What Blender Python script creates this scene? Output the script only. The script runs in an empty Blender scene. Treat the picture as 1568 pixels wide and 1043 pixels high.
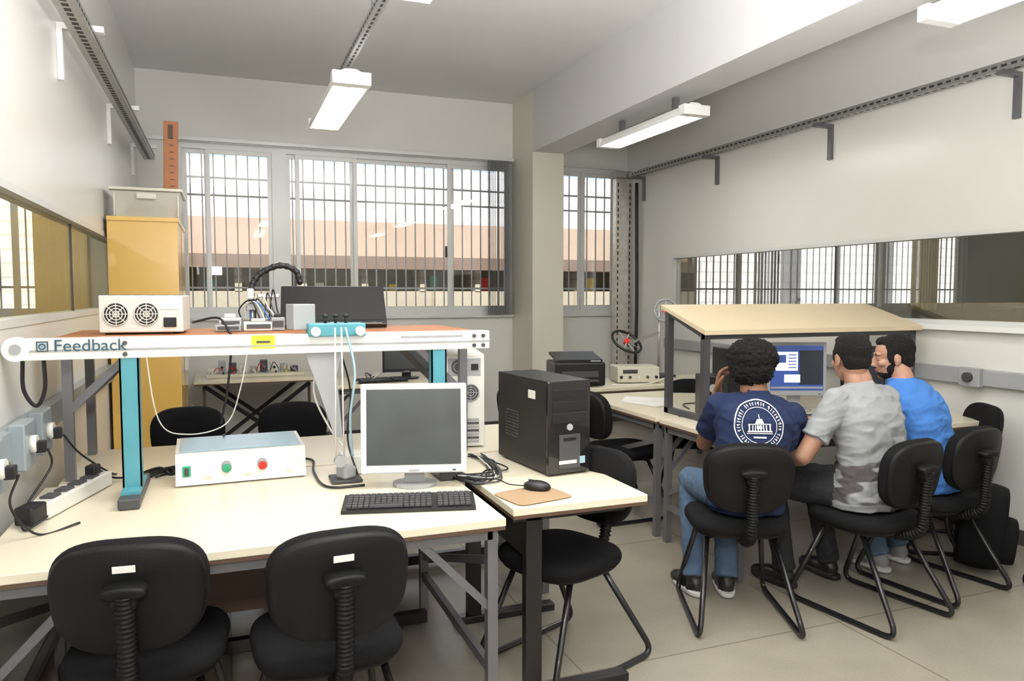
import bpy, bmesh, math, random
from mathutils import Vector, Matrix, noise
from mathutils.bvhtree import BVHTree
random.seed(4)
V=Vector; pi=math.pi
def rad(a): return math.radians(a)
scene=bpy.context.scene
# ------------------------------------------------------------ materials
def M(name,col,rough=.5,metal=0,var=.06,scale=6,bump=0,bscale=60,em=None,es=0,coat=0,spec=.5):
    m=bpy.data.materials.new(name); m.use_nodes=True
    nt=m.node_tree; n=nt.nodes; l=nt.links; p=n['Principled BSDF']
    tc=n.new('ShaderNodeTexCoord'); nz=n.new('ShaderNodeTexNoise'); nz.inputs['Scale'].default_value=scale
    nz.inputs['Detail'].default_value=4
    l.new(tc.outputs['Object'],nz.inputs['Vector'])
    mx=n.new('ShaderNodeMix'); mx.data_type='RGBA'
    mx.inputs[6].default_value=(*[c*(1-var) for c in col],1); mx.inputs[7].default_value=(*[min(1,c*(1+var)) for c in col],1)
    l.new(nz.outputs[0],mx.inputs[0]); l.new(mx.outputs[2],p.inputs['Base Color'])
    p.inputs['Roughness'].default_value=rough; p.inputs['Metallic'].default_value=metal
    p.inputs['Coat Weight'].default_value=coat; p.inputs['Specular IOR Level'].default_value=spec
    if bump:
        nb=n.new('ShaderNodeTexNoise'); nb.inputs['Scale'].default_value=bscale; nb.inputs['Detail'].default_value=3
        bp=n.new('ShaderNodeBump'); bp.inputs['Strength'].default_value=bump; bp.inputs['Distance'].default_value=.01
        l.new(tc.outputs['Object'],nb.inputs['Vector']); l.new(nb.outputs[0],bp.inputs['Height']); l.new(bp.outputs[0],p.inputs['Normal'])
    if em: p.inputs['Emission Color'].default_value=(*em,1); p.inputs['Emission Strength'].default_value=es
    return m
wallm=M('wall_paint',(.70,.69,.655),.28,var=.03,scale=1.5,bump=.03,bscale=40)
ceilm=M('ceiling_paint',(.72,.72,.72),.6,var=.03,scale=1.2)
beamm=M('beam_paint',(.58,.58,.58),.5,var=.03,scale=1.2)
pillm=M('pillar_paint',(.66,.64,.55),.4,var=.03)
basem=M('baseboard_dark',(.06,.055,.05),.5)
cream=M('table_laminate',(.72,.655,.51),.28,var=.03,scale=3)
edgeb=M('table_edge_brown',(.10,.055,.035),.5)
gsteel=M('grey_steel',(.15,.15,.16),.4,.3)
bsteel=M('black_steel',(.010,.010,.011),.3,.2,coat=.2)
blk=M('black_plastic',(.012,.012,.013),.38,bump=.05,bscale=300,spec=.4)
blkg=M('black_gloss',(.01,.01,.011),.12,coat=.5)
fab=M('black_fabric',(.006,.006,.007),.9,bump=.25,bscale=500,spec=.2)
shell=M('chair_shell',(.006,.006,.0065),.5,bump=.1,bscale=250,spec=.22)
whp=M('white_plastic',(.72,.71,.66),.35)
beige=M('beige_plastic',(.62,.59,.48),.4)
whm=M('white_enamel',(.78,.78,.76),.3)
alu=M('window_aluminium',(.66,.67,.66),.35,.2)
galv=M('galvanised_steel',(.42,.42,.41),.38,.7,var=.25,scale=40)
galvd=M('slot_dark',(.03,.03,.03),.6)
teal=M('teal_paint',(.08,.29,.35),.35)
woodo=M('orange_wood',(.42,.15,.05),.4,var=.2,scale=10)
cabm=M('cabinet_yellow_wood',(.72,.45,.12),.20,var=.06,scale=2,coat=.4)
cabd=M('cabinet_seam',(.30,.19,.06),.5)
red=M('button_red',(.65,.02,.01),.3); grn=M('button_green',(.02,.35,.18),.3)
yel=M('sticker_yellow',(.80,.62,.02),.5); bluem=M('blue_plastic',(.05,.17,.45),.4)
greyp=M('grey_plastic',(.33,.34,.35),.4); dgrey=M('dark_grey',(.055,.055,.06),.45)
scrm=M('screen_off',(.06,.065,.07),.30,var=.35,scale=6)
glt=M('blue_tint_top',(.30,.44,.52),.2)
mpad=M('mousepad_brown',(.33,.22,.13),.7)
paper=M('paper',(.8,.79,.75),.7)
clr=M('plastic_bin',(.66,.64,.55),.2)
boardm=M('light_board',(.64,.53,.36),.5,var=.05)
tubem=M('fluorescent_tube',(1,1,1),.5,em=(1,.98,.90),es=38)
reflm=M('lamp_reflector',(.9,.9,.86),.4,em=(1,.95,.72),es=.75)
blindm=M('blind_grey',(.17,.17,.175),.7); blindc=M('blind_cream',(.75,.66,.42),.7)
def floor_mat():
    m=M('floor_granilite',(.30,.27,.218),.26,var=.10,scale=90)
    nt=m.node_tree; n=nt.nodes; l=nt.links; p=n['Principled BSDF']
    mx=[x for x in n if x.type=='MIX'][0]
    tc=[x for x in n if x.type=='TEX_COORD'][0]
    br=n.new('ShaderNodeTexBrick'); br.offset=0; br.inputs['Scale'].default_value=1
    br.inputs['Brick Width'].default_value=1.3; br.inputs['Row Height'].default_value=1.3; br.inputs['Mortar Size'].default_value=.005
    br.inputs['Color1'].default_value=(1,1,1,1); br.inputs['Color2'].default_value=(.95,.95,.95,1); br.inputs['Mortar'].default_value=(.62,.6,.57,1)
    l.new(tc.outputs['Object'],br.inputs['Vector'])
    m2=n.new('ShaderNodeMix'); m2.data_type='RGBA'; m2.blend_type='MULTIPLY'; m2.inputs[0].default_value=1
    nz=n.new('ShaderNodeTexNoise'); nz.inputs['Scale'].default_value=2.2; nz.inputs['Detail'].default_value=5; l.new(tc.outputs['Object'],nz.inputs['Vector'])
    rp=n.new('ShaderNodeMapRange'); rp.inputs[3].default_value=.74; rp.inputs[4].default_value=1.2; l.new(nz.outputs[0],rp.inputs[0])
    m3=n.new('ShaderNodeMix'); m3.data_type='RGBA'; m3.blend_type='MULTIPLY'; m3.inputs[0].default_value=1
    l.new(mx.outputs[2],m2.inputs[6]); l.new(br.outputs[0],m2.inputs[7])
    l.new(m2.outputs[2],m3.inputs[6]); l.new(rp.outputs[0],m3.inputs[7]); l.new(m3.outputs[2],p.inputs['Base Color'])
    return m
floorm=floor_mat()
def glass_mat(name,refl,tint=None,rough=.01,tc_=(1,1,1),alpha=.3):
    m=bpy.data.materials.new(name); m.use_nodes=True; nt=m.node_tree; n=nt.nodes; l=nt.links
    out=n['Material Output']; 
    gl=n.new('ShaderNodeBsdfGlossy'); gl.inputs['Roughness'].default_value=rough
    mx=n.new('ShaderNodeMixShader'); mx.inputs[0].default_value=refl
    if tint is None:
        tr=n.new('ShaderNodeBsdfTransparent'); tr.inputs[0].default_value=(*tc_,1); l.new(tr.outputs[0],mx.inputs[1]); n.remove(n['Principled BSDF'])
    else:
        p=n['Principled BSDF']; p.inputs['Roughness'].default_value=.4; p.inputs['Base Color'].default_value=(*tint,1); p.inputs['Alpha'].default_value=alpha
        l.new(p.outputs[0],mx.inputs[1])
    l.new(gl.outputs[0],mx.inputs[2]); l.new(mx.outputs[0],out.inputs[0])
    return m
wglass=glass_mat('window_glass',.05)
rglass=glass_mat('interior_glass',.15,tc_=(.97,.97,.92))
lglass=glass_mat('interior_glass_warm',.14,tc_=(1,.98,.88))
binm=glass_mat('translucent_bin',.10,(.80,.77,.66),.2,alpha=.55)
def brick_mat(name,c1,mortar,w,h,ms):
    m=M(name,c1,.8); nt=m.node_tree; n=nt.nodes; l=nt.links
    tc=[x for x in n if x.type=='TEX_COORD'][0]; mp=n.new('ShaderNodeMapping'); mp.inputs['Rotation'].default_value=(rad(90),0,0)
    br=n.new('ShaderNodeTexBrick'); br.inputs['Scale'].default_value=1; br.inputs['Brick Width'].default_value=w; br.inputs['Row Height'].default_value=h
    br.inputs['Mortar Size'].default_value=ms; br.inputs['Color1'].default_value=(*c1,1); br.inputs['Color2'].default_value=(*[c*.93 for c in c1],1); br.inputs['Mortar'].default_value=(*mortar,1)
    l.new(tc.outputs['Object'],mp.inputs[0]); l.new(mp.outputs[0],br.inputs['Vector']); l.new(br.outputs[0],n['Principled BSDF'].inputs['Base Color'])
    return m
# ------------------------------------------------------------ mesh builder
def fillet(pts,r,n=5,closed=False):
    pts=[V(p) for p in pts]; out=[]; N=len(pts)
    for i,p in enumerate(pts):
        if not closed and i in (0,N-1): out.append(p); continue
        a=pts[i-1]; b=pts[(i+1)%N]; u=(a-p); w=(b-p); k=min(r,u.length*.45,w.length*.45)
        s=p+u.normalized()*k; e=p+w.normalized()*k
        for j in range(n+1):
            t=j/n; out.append((1-t)**2*s+2*t*(1-t)*p+t*t*e)
    return out
def smoothpath(pts,n=8):
    pts=[V(p) for p in pts]; P=[pts[0]*2-pts[1]]+pts+[pts[-1]*2-pts[-2]]; out=[]
    for i in range(1,len(P)-2):
        a,b,c,d=P[i-1:i+3]
        for j in range(n):
            t=j/n; out.append(.5*((2*b)+(c-a)*t+(2*a-5*b+4*c-d)*t*t+(3*b-a-3*c+d)*t**3))
    out.append(pts[-1]); return out
class B:
    def __init__(s): s.v=[];s.f=[];s.m=[];s.s=[];s.mats=[];s.T=Matrix()
    def mi(s,m):
        if m not in s.mats: s.mats.append(m)
        return s.mats.index(m)
    def add(s,vs,fs,m,smooth=False):
        o=len(s.v); s.v+=[s.T@V(v) for v in vs]; k=s.mi(m)
        for f in fs: s.f.append([i+o for i in f]); s.m.append(k); s.s.append(smooth)
    def box(s,c,d,m,bev=0,rz=0,R=None):
        R=R if R is not None else Matrix.Rotation(rz,3,'Z'); c=V(c)
        if bev:
            bm=bmesh.new(); bmesh.ops.create_cube(bm,size=1)
            for v in bm.verts: v.co=V((v.co.x*d[0],v.co.y*d[1],v.co.z*d[2]))
            bmesh.ops.bevel(bm,geom=list(bm.edges),offset=bev,segments=2,affect='EDGES',profile=.5)
            bm.verts.index_update(); vs=[R@v.co+c for v in bm.verts]; fs=[[v.index for v in f.verts] for f in bm.faces]; bm.free()
            s.add(vs,fs,m); return
        x,y,z=[k/2 for k in d]
        vs=[R@V(p)+c for p in [(-x,-y,-z),(x,-y,-z),(x,y,-z),(-x,y,-z),(-x,-y,z),(x,-y,z),(x,y,z),(-x,y,z)]]
        s.add(vs,[(0,3,2,1),(4,5,6,7),(0,1,5,4),(1,2,6,5),(2,3,7,6),(3,0,4,7)],m)
    def b2(s,x0,x1,y0,y1,z0,z1,m,bev=0): s.box(((x0+x1)/2,(y0+y1)/2,(z0+z1)/2),(x1-x0,y1-y0,z1-z0),m,bev)
    def bar(s,p0,p1,w,h,m):
        p0=V(p0);p1=V(p1);d=(p1-p0); q=d.to_track_quat('Y','Z').to_matrix(); s.box((p0+p1)/2,(w,d.length,h),m,R=q)
    def tube(s,pts,r,m,n=10,closed=False,caps=True):
        pts=[V(p) for p in pts]; N=len(pts); rs=r if isinstance(r,list) else [r]*N
        tang=[]
        for i in range(N):
            if closed: t=pts[(i+1)%N]-pts[i-1]
            else: t=pts[min(i+1,N-1)]-pts[max(i-1,0)]
            tang.append(t.normalized() if t.length>1e-9 else V((0,0,1)))
        u=tang[0].orthogonal().normalized(); vs=[]
        for i in range(N):
            t=tang[i]; u=(u-t*u.dot(t)); u=u.normalized() if u.length>1e-6 else t.orthogonal().normalized(); w=t.cross(u)
            for j in range(n): a=2*pi*j/n; vs.append(pts[i]+(u*math.cos(a)+w*math.sin(a))*rs[i])
        fs=[]
        for i in range(N if closed else N-1):
            for j in range(n):
                k=(i+1)%N; fs.append((i*n+j,i*n+(j+1)%n,k*n+(j+1)%n,k*n+j))
        if not closed and caps: fs.append(list(range(n))[::-1]); fs.append([(N-1)*n+j for j in range(n)])
        s.add(vs,fs,m,True)
    def cyl(s,p0,p1,r,m,r1=None,n=20):
        s.tube([p0,p1],[r,r if r1 is None else r1],m,n)
        s.s[-1]=False; s.s[-2]=False
    def ell(s,c,r,m,n=16,k=10,R=None):
        c=V(c); vs=[];fs=[]
        R=R or Matrix.Identity(3)
        for i in range(k+1):
            ph=-pi/2+pi*i/k
            for j in range(n):
                a=2*pi*j/n; vs.append(c+R@V((r[0]*math.cos(ph)*math.cos(a),r[1]*math.cos(ph)*math.sin(a),r[2]*math.sin(ph))))
        for i in range(k):
            for j in range(n): fs.append((i*n+j,i*n+(j+1)%n,(i+1)*n+(j+1)%n,(i+1)*n+j))
        s.add(vs,fs,m,True)
    def torus(s,c,R,r,m,axis=(0,1,0),n=28,k=8):
        q=V(axis).to_track_quat('Z','Y'); s.tube([V(c)+q@V((R*math.cos(2*pi*i/n),R*math.sin(2*pi*i/n),0)) for i in range(n)],r,m,k,closed=True)
    def poly(s,pts,m,thick=V((0,0,.02))):
        n=len(pts); P=[V(p) for p in pts]; t=V(thick)
        s.add(P+[p+t for p in P],[list(range(n))[::-1],[n+i for i in range(n)]]+[(i,(i+1)%n,n+(i+1)%n,n+i) for i in range(n)],m)
    def pad(s,c,w,h,t,m,R,bend=0,taper=0,ex=4,n=48):
        c=V(c); vs=[];fs=[];K=9
        for i in range(K):
            ph=-pi/2*.98+pi*.98*i/(K-1); sc=1-(1-math.cos(ph))*.10 if abs(ph)<pi/2*.8 else 1-.10-(abs(ph)-pi/2*.8)*.7
            o=t/2*math.sin(ph)
            if i in(0,K-1): sc=.55
            for j in range(n):
                a=2*pi*j/n; ca,sa=math.cos(a),math.sin(a)
                x=w/2*math.copysign(abs(ca)**(2/ex),ca)*sc; z=h/2*math.copysign(abs(sa)**(2/ex),sa)*sc
                x*=1+taper*z/(h/2)
                vs.append(c+R@V((x,o+bend*x*x,z)))
        for i in range(K-1):
            for j in range(n): fs.append((i*n+j,i*n+(j+1)%n,(i+1)*n+(j+1)%n,(i+1)*n+j))
        fs.append(list(range(n))); fs.append([(K-1)*n+j for j in range(n)][::-1])
        s.add(vs,fs,m,True)
    def mesh(s,name):
        me=bpy.data.meshes.new(name); me.from_pydata([tuple(v) for v in s.v],[],s.f)
        for m in s.mats: me.materials.append(m)
        me.polygons.foreach_set('material_index',s.m); me.polygons.foreach_set('use_smooth',s.s); me.update()
        bm=bmesh.new(); bm.from_mesh(me); bmesh.ops.recalc_face_normals(bm,faces=bm.faces); bm.to_mesh(me); bm.free()
        return me
    def obj(s,name,loc=(0,0,0),rz=0,parent=None):
        o=bpy.data.objects.new(name,s.mesh(name)); o.location=loc; o.rotation_euler=(0,0,rz); scene.collection.objects.link(o)
        if parent: o.parent=parent
        return o
def inst(name,me,loc,rz=0):
    o=bpy.data.objects.new(name,me); o.location=loc; o.rotation_euler=(0,0,rz); scene.collection.objects.link(o); return o
# ------------------------------------------------------------ room (with the neighbouring labs seen through the glazed partitions)
XL,XR,YB,YF,ZC=-.71,4.43,7.8,-1.6,3.567
NL,NR=-5.2,11.5; PT=.08
b=B(); b.b2(NL-.2,NR+.2,YF-.2,YB+.2,-.1,0,floorm); b.obj('floor')
b=B(); b.b2(NL-.2,NR+.2,YF-.2,YB+.2,ZC,ZC+.15,ceilm); b.obj('ceiling')
GR=(.2,6.83,1.30,1.90); GL=(.2,6.3,1.38,1.90)
def partition(name,x0,x1,g):
    b=B(); b.b2(x0,x1,YF,YB,0,g[2],wallm); b.b2(x0,x1,YF,YB,g[3],ZC,wallm); b.b2(x0,x1,YF,g[0],g[2],g[3],wallm); b.b2(x0,x1,g[1],YB,g[2],g[3],wallm); b.obj(name)
partition('wall_left',XL-PT,XL,GL); partition('wall_right',XR,XR+PT,GR)
b=B(); b.b2(NL-.2,NR+.2,YF-.2,YF,0,ZC,wallm); b.obj('wall_front')
b=B(); b.b2(NL-.2,NL,YF,YB,0,ZC,wallm); b.obj('wall_far_left')
b=B(); b.b2(NR,NR+.2,YF,YB,0,ZC,wallm); b.obj('wall_far_right')
W1=(-.375,3.0); W2=(3.42,4.34); W3=(-4.6,-1.12); W4=(5.35,10.0); Z0,Z1=1.27,2.93
b=B(); e=.2
b.b2(NL-.2,NR+.2,YB,YB+e,0,Z0,wallm); b.b2(NL-.2,NR+.2,YB,YB+e,Z1,ZC,wallm)
xs=[NL-.2,W3[0],W3[1],W1[0],W1[1],W2[0],W2[1],W4[0],W4[1],NR+.2]
for i in range(0,10,2): b.b2(xs[i],xs[i+1],YB,YB+e,Z0,Z1,wallm)
b.obj('wall_back')
b=B(); b.b2(3.0,3.35,7.22,YB,0,ZC,pillm); b.obj('pillar')
b=B(); b.b2(3.0,3.35,YF,7.22,2.956,ZC,beamm); b.obj('ceiling_beam')
b=B(); b.b2(XR-.015,XR,YF,YB,0,.09,basem); b.obj('baseboard_right')
b=B(); b.b2(XL,XL+.015,YF,YB,0,.09,basem); b.obj('baseboard_left')
b=B(); b.b2(XL+.015,3.0,YB-.015,YB,0,.09,basem); b.b2(3.35,XR-.015,YB-.015,YB,0,.09,basem); b.obj('baseboard_back')
b=B(); b.b2(XL+.01,W1[1],YB-.03,YB,Z1+.0,Z1+.035,alu); b.b2(W1[0]-.03,W1[1],YB-.04,YB,Z0-.025,Z0,alu); b.obj('trim_1')
b=B(); b.b2(W2[0]-.05,W2[1]+.03,YB-.03,YB,Z1,Z1+.035,alu); b.b2(W2[0]-.05,W2[1]+.03,YB-.04,YB,Z0-.025,Z0,alu); b.obj('trim_2')
def window(name,x0,x1,mulls,sash):
    b=B(); y0,y1=YB+.03,YB+.10
    b.b2(x0,x1,y0,y1,Z1-.05,Z1,alu); b.b2(x0,x1,y0,y1,Z0,Z0+.05,alu)
    b.b2(x0,x0+.04,y0,y1,Z0+.05,Z1-.05,alu); b.b2(x1-.04,x1,y0,y1,Z0+.05,Z1-.05,alu)
    for x,w in mulls: b.b2(x-w/2,x+w/2,y0-.01,y1,Z0+.05,Z1-.05,alu)
    for a,c,off in sash:
        ya=y0+.01+off; w=.04
        b.b2(a,c,ya,ya+.02,Z1-.09,Z1-.05,alu); b.b2(a,c,ya,ya+.02,Z0+.05,Z0+.10,alu)
        b.b2(a,a+w,ya,ya+.02,Z0+.10,Z1-.09,alu); b.b2(c-w,c,ya,ya+.02,Z0+.10,Z1-.09,alu)
        b.b2(a+w,c-w,ya+.008,ya+.012,Z0+.10,Z1-.09,wglass)
    b.box((x1-.75,y0+.005,1.95),(.02,.02,.12),blk)
    b.obj(name)
window('window_1',W1[0],W1[1],[(.543,.135)],[(-.335,-.10,.03),(-.13,.475,.0),(.61,.74,.03),(.70,1.31,.0),(1.24,2.34,.03),(2.27,2.96,.0)])
window('window_2',W2[0],W2[1],[(3.87,.05)],[(3.46,3.86,0),(3.88,4.30,.03)])
window('window_5',W3[0],W3[1],[(-3.0,.12)],[(-4.5,-3.1,0),(-2.9,-2.2,0),(-2.25,-1.7,.03),(-1.72,-1.16,.0)])
window('window_6',W4[0],W4[1],[(6.9,.14),(8.5,.14)],[(5.4,6.1,0),(6.05,6.8,.03),(7,7.7,0),(7.65,8.4,.03),(8.6,9.3,0),(9.25,9.95,.03)])
b=B(); barm=M('window_bar_paint',(.42,.43,.44),.5)
for x0,x1 in (W1,W2,W3,W4):
    n=int((x1-x0)/.105)
    for i in range(n+1):
        x=x0+(x1-x0)*i/n; b.b2(x-.006,x+.006,YB+.16,YB+.172,Z0,Z1,barm)
    for z in (1.55,2.45,2.62): b.b2(x0,x1,YB+.158,YB+.163,z,z+.02,barm)
b.obj('window_security_bars')
b=B()
for i in range(14):
    x=2.70+i*.021; b.box((x,YB-.05,2.10),(.075,.004,1.66),blindm,rz=rad(68))
b.b2(W1[0],2.99,YB-.08,YB-.035,2.935,2.965,alu); b.obj('vertical_blind')
b=B()
for i in range(8): b.box((6.25+i*.05,YB-.05,2.10),(.075,.004,1.66),blindm,rz=rad(68))
for i in range(10): b.box((8.9+i*.05,YB-.05,2.10),(.075,.004,1.66),blindc,rz=rad(68))
b.obj('vertical_blind')
b=B()
for i in range(7): b.box((-1.52+i*.06,YB-.05,2.05),(.07,.004,1.7),blindc,rz=rad(40))
b.obj('vertical_blind')
def ipanel(name,x0,x1,g,gm,fm):
    b=B(); f=.03; y0,y1,z0,z1=g; x0-=.006; x1+=.006
    for (a,c,d,e2) in ((y0,y1,z1-f,z1),(y0,y1,z0,z0+f),(y0,y0+f,z0+f,z1-f),(y1-f,y1,z0+f,z1-f)): b.b2(x0,x1,a,c,d,e2,fm)
    xm=(x0+x1)/2
    for y in (2.4,4.6): b.b2(xm-.006,xm+.006,y-.004,y+.004,z0+f,z1-f,dgrey)
    b.b2(xm-.003,xm+.003,y0+f,y1-f,z0+f,z1-f,gm)
    b.obj(name)
ipanel('window_3',XR,XR+PT,GR,rglass,alu)
ipanel('window_4',XL-PT,XL,GL,lglass,alu)
b=B(); b.b2(XR-.05,XR-.007,.2,6.85,1.265,1.30,whm); b.obj('trim_3')
# exterior
fw=brick_mat('facade_white',(.90,.90,.92),(.66,.67,.70),.5,.22,.02)
fb=brick_mat('facade_blue_glass',(.35,.45,.55),(.8,.8,.8),.6,1.2,.08)
fp=M('facade_peach',(.54,.40,.30),.8); fbr=M('facade_brown',(.22,.15,.11),.8)
fbe=brick_mat('facade_beige',(.50,.44,.33),(.40,.33,.22),1.5,.9,.03)
fmix=M('facade_foliage',(.22,.20,.13),.8,var=.6,scale=3); stonem=M('exterior_ground',(.3,.28,.25),.9)
b=B(); Yf=14
for z0,z1,m,o in ((-2,1.55,fbe,0),(1.55,1.95,fmix,.6),(1.95,2.18,fbr,-.3),(2.18,2.8,fp,-.3),(2.8,3.85,fw,0),(3.85,4.7,fb,.05),(4.7,5.6,fw,0)):
    b.b2(-2.0,9.2,Yf+o,Yf+1.5,z0,z1,m)
for x0,x1 in((-12,-2.0),(9.2,28)):
    b.b2(x0,x1,Yf-.1,Yf+1.5,-2,1.0,fbe); b.b2(x0,x1,Yf-.1,Yf+1.5,1.0,3.4,fw); b.b2(x0,x1,Yf-.05,Yf+1.5,3.4,4.4,fb); b.b2(x0,x1,Yf-.1,Yf+1.5,4.4,5.6,fw)
for i in range(10):
    x=-2+i*1.1; b.b2(x,x+.12,Yf-.02,Yf+.6,1.55,1.95,fbe)
cols=[bluem,yel,grn,red,whp]
for i in range(13): x=-1.9+i*.8+random.random()*.4; b.b2(x,x+.15,Yf+.3,Yf+.4,1.55,1.66+random.random()*.2,cols[i%5])
b.obj('neighbouring_building')
b=B(); b.b2(-14,32,YB+.4,Yf+1.5,-2.1,-2,stonem); b.obj('exterior_ground')
# ------------------------------------------------------------ rails and trunking
def perf(b,p0,p1,w,h):
    p0=V(p0);p1=V(p1); d=p1-p0; c=(p0+p1)/2
    b.box(c,(w,d.length,h),galv)
    n=int(d.length/.06)
    for i in range(n):
        y=min(p0.y,p1.y)+.03+i*.06
        for sx in(-1,1): b.box((c.x+sx*w/2,y,c.z),(.002,.035,h*.28),galvd)
        b.box((c.x,y,c.z-h/2),(w*.3,.035,.002),galvd)
def bracket(b,x,sx,y,z,m,L=.2):
    b.b2(min(x,x+sx*L),max(x,x+sx*L),y-.02,y+.02,z,z+.028,m)
    b.b2(min(x,x+sx*.025),max(x,x+sx*.025),y-.02,y+.02,z-.24,z,m)
b=B(); perf(b,(XL+.12,.3,2.735),(XL+.12,7.6,2.735),.09,.05)
for y in (1.2,2.7,4.2,5.85,7.3): bracket(b,XL+.001,1,y,2.76,whm)
b.obj('cable_tray')
b=B(); perf(b,(XR-.12,.3,2.83),(XR-.12,7.5,2.83),.06,.05)
for y in (1.7,3.16,4.63,6.06,7.4): bracket(b,XR-.001,-1,y,2.777,gsteel,.17)
b.obj('cable_tray')
silv=M('bright_zinc',(.62,.60,.55),.3,.6,var=.35,scale=14)
b=B(); b.b2(XR-.26,XR-.06,7.58,7.66,.6,2.80,silv)
for i in range(30):
    for dx in(-.075,.075): b.box((XR-.16+dx,7.579,.7+i*.07),(.014,.002,.04),galvd)
b.box((XR-.16,7.59,2.84),(.26,.12,.07),galv)
b.tube(smoothpath([(XR-.03,7.53,2.75),(XR-.04,7.50,2.2),(XR-.03,7.5,1.4),(XR-.04,7.5,.7)]),.018,blk); b.obj('vertical_cable_duct')
b=B(); b.b2(XR-.05,XR-.002,1,6.9,.93,1.03,greyp,.004)
for y in (2.1,3.35,3.95,4.8):
    b.box((XR-.065,y,.98),(.04,.14,.12),greyp,.006); b.cyl((XR-.085,y,.98),(XR-.11,y,.98),.03,dgrey)
b.obj('wall_trunking')
tbl=M('trunking_blue_grey',(.30,.35,.38),.35,.3)
b=B(); b.b2(XL+.002,XL+.05,1,5.4,.95,1.05,tbl,.004)
for y in (2.55,2.95,3.22):
    b.box((XL+.065,y,.99),(.05,.15,.16),tbl,.006); b.cyl((XL+.09,y,.99),(XL+.11,y,.99),.03,whp); b.box((XL+.12,y,.98),(.03,.035,.04),blk,.004)
b.obj('wall_trunking')
# ------------------------------------------------------------ lamps
def lamp(name,x,y0,y1,z,hang):
    b=B(); w=.09
    b.poly([(x-w,y0,z+.03),(x-w*1.15,y0,z),(x+w*1.15,y0,z),(x+w,y0,z+.03),(x+.03,y0,z+.06),(x-.03,y0,z+.06)],whm,(0,y1-y0,0))
    b.b2(x-w,x+w,y0+.06,y1-.06,z-.003,z,reflm); b.b2(x-.008,x+.008,y0+.06,y1-.06,z-.02,z-.003,whm)
    for s in(-1,1): b.b2(x+s*w*1.12-.004,x+s*w*1.12+.004,y0+.05,y1-.05,z-.03,z,whm)
    b.b2(x-w*1.2,x+w*1.2,y0-.03,y0+.05,z-.032,z+.04,whm,.004); b.b2(x-w*1.2,x+w*1.2,y1-.05,y1+.01,z-.032,z+.04,whm,.004)
    for s in(-1,1): b.tube([(x+s*.048,y0+.05,z-.018),(x+s*.048,y1-.05,z-.018)],.014,tubem,8)
    for y in (y0+.25,y1-.25): b.b2(x-.02,x+.02,y-.02,y+.02,z+.055,hang,gsteel)
    b.obj(name)
lamp('fluorescent_lamp',.70,4.34,5.6,2.70,2.80)
lamp('fluorescent_lamp',.70,1.75,3.02,2.70,2.80)
lamp('fluorescent_lamp',.70,-.9,.35,2.70,2.80)
lamp('fluorescent_lamp',3.17,4.62,5.92,2.80,2.95)
lamp('fluorescent_lamp',3.17,1.4,2.68,2.80,2.95)
lamp('fluorescent_lamp',3.17,-1.3,0,2.80,2.95)
lamp('fluorescent_lamp',-2.6,4.3,5.6,2.80,ZC-.002); lamp('fluorescent_lamp',-1.7,6.0,7.2,2.80,ZC-.002); lamp('fluorescent_lamp',7.2,4.5,5.8,2.80,ZC-.002)  # lamps added in the neighbouring labs to brighten them through the glass
b=B(); perf(b,(.70,-1.3,2.825),(.70,4.75,2.825),.04,.045)
for y in (-.8,1.0,2.6,3.7): b.tube([(.70,y,2.84),(.70,y,ZC-.001)],.004,gsteel,6)
b.obj('ceiling_cable_channel')
# ------------------------------------------------------------ tables
def table(name,x0,x1,y0,y1,z=.75,top=cream,leg=gsteel,style='sq',edge=cream,T=.028,modesty_shade=False):
    b=B(); b.b2(x0,x1,y0,y1,z-T,z,edge,.003); b.b2(x0+.002,x1-.002,y0+.002,y1-.002,z-T-.012,z-T,edgeb)
    zt=z-T-.012
    if style=='sq':
        w=.036; i=.04
        for x in(x0+i,x1-i):
            for y in(y0+i,y1-i): b.b2(x-w/2,x+w/2,y-w/2,y+w/2,0,zt,leg)
            b.b2(x-w/2,x+w/2,y0+i,y1-i,zt-.04,zt,leg); b.b2(x-.012,x+.012,y0+i,y1-i,.20,.235,leg)
            sx=1 if x==x0+i else -1
            b.bar((x,y0+i,zt-.28),(x+sx*.25,y0+i,zt-.02),.02,.025,leg); b.bar((x,y1-i,zt-.28),(x+sx*.25,y1-i,zt-.02),.02,.025,leg)
            b.bar((x,y0+i,.60),(x,y1-i,.30),.012,.03,leg)
        for y in(y0+i,y1-i): b.b2(x0+i,x1-i,y-w/2,y+w/2,zt-.035,zt,leg)
        if modesty_shade:
            b.b2(x0+i+.02,x1-.45,y1-i-.03,y1-i-.012,.18,zt-.04,edgeb); b.b2(x0+i+.02,x1-i-.02,y0+.34,y0+.50,.655,.672,edgeb); b.b2(x0+i,x1-i,y1-i-.06,y1-i-.02,.02,.07,bsteel)  # brown panel added for extra occlusion under the tables; foot bar at the floor
    if style=='T':
        for y in(y0+.10,y1-.12):
            b.b2(x0+.08,x0+.145,y-.02,y+.02,.03,zt,bsteel,.004); b.b2(x0+.02,x1-.03,y-.03,y+.03,0,.035,bsteel,.006); b.b2(x0+.03,x1-.05,y-.02,y+.02,zt-.035,zt,bsteel)
        b.b2(x0+.10,x0+.12,y0+.10,y1-.12,.52,.66,bsteel)
    if style=='X':
        for y in(y0+.05,y1-.05):
            b.bar((x0+.08,y,0.02),(x1-.08,y,zt-.01),.02,.035,bsteel); b.bar((x1-.08,y+.02,0.02),(x0+.08,y+.02,zt-.01),.02,.035,bsteel)
        for x in (x0+.08,x1-.08): b.b2(x-.015,x+.015,y0+.05,y1-.05,0,.03,bsteel); b.b2(x-.012,x+.012,y0+.1,y0+.13,0.03,zt,edgeb)
    return b.obj(name)
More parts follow.
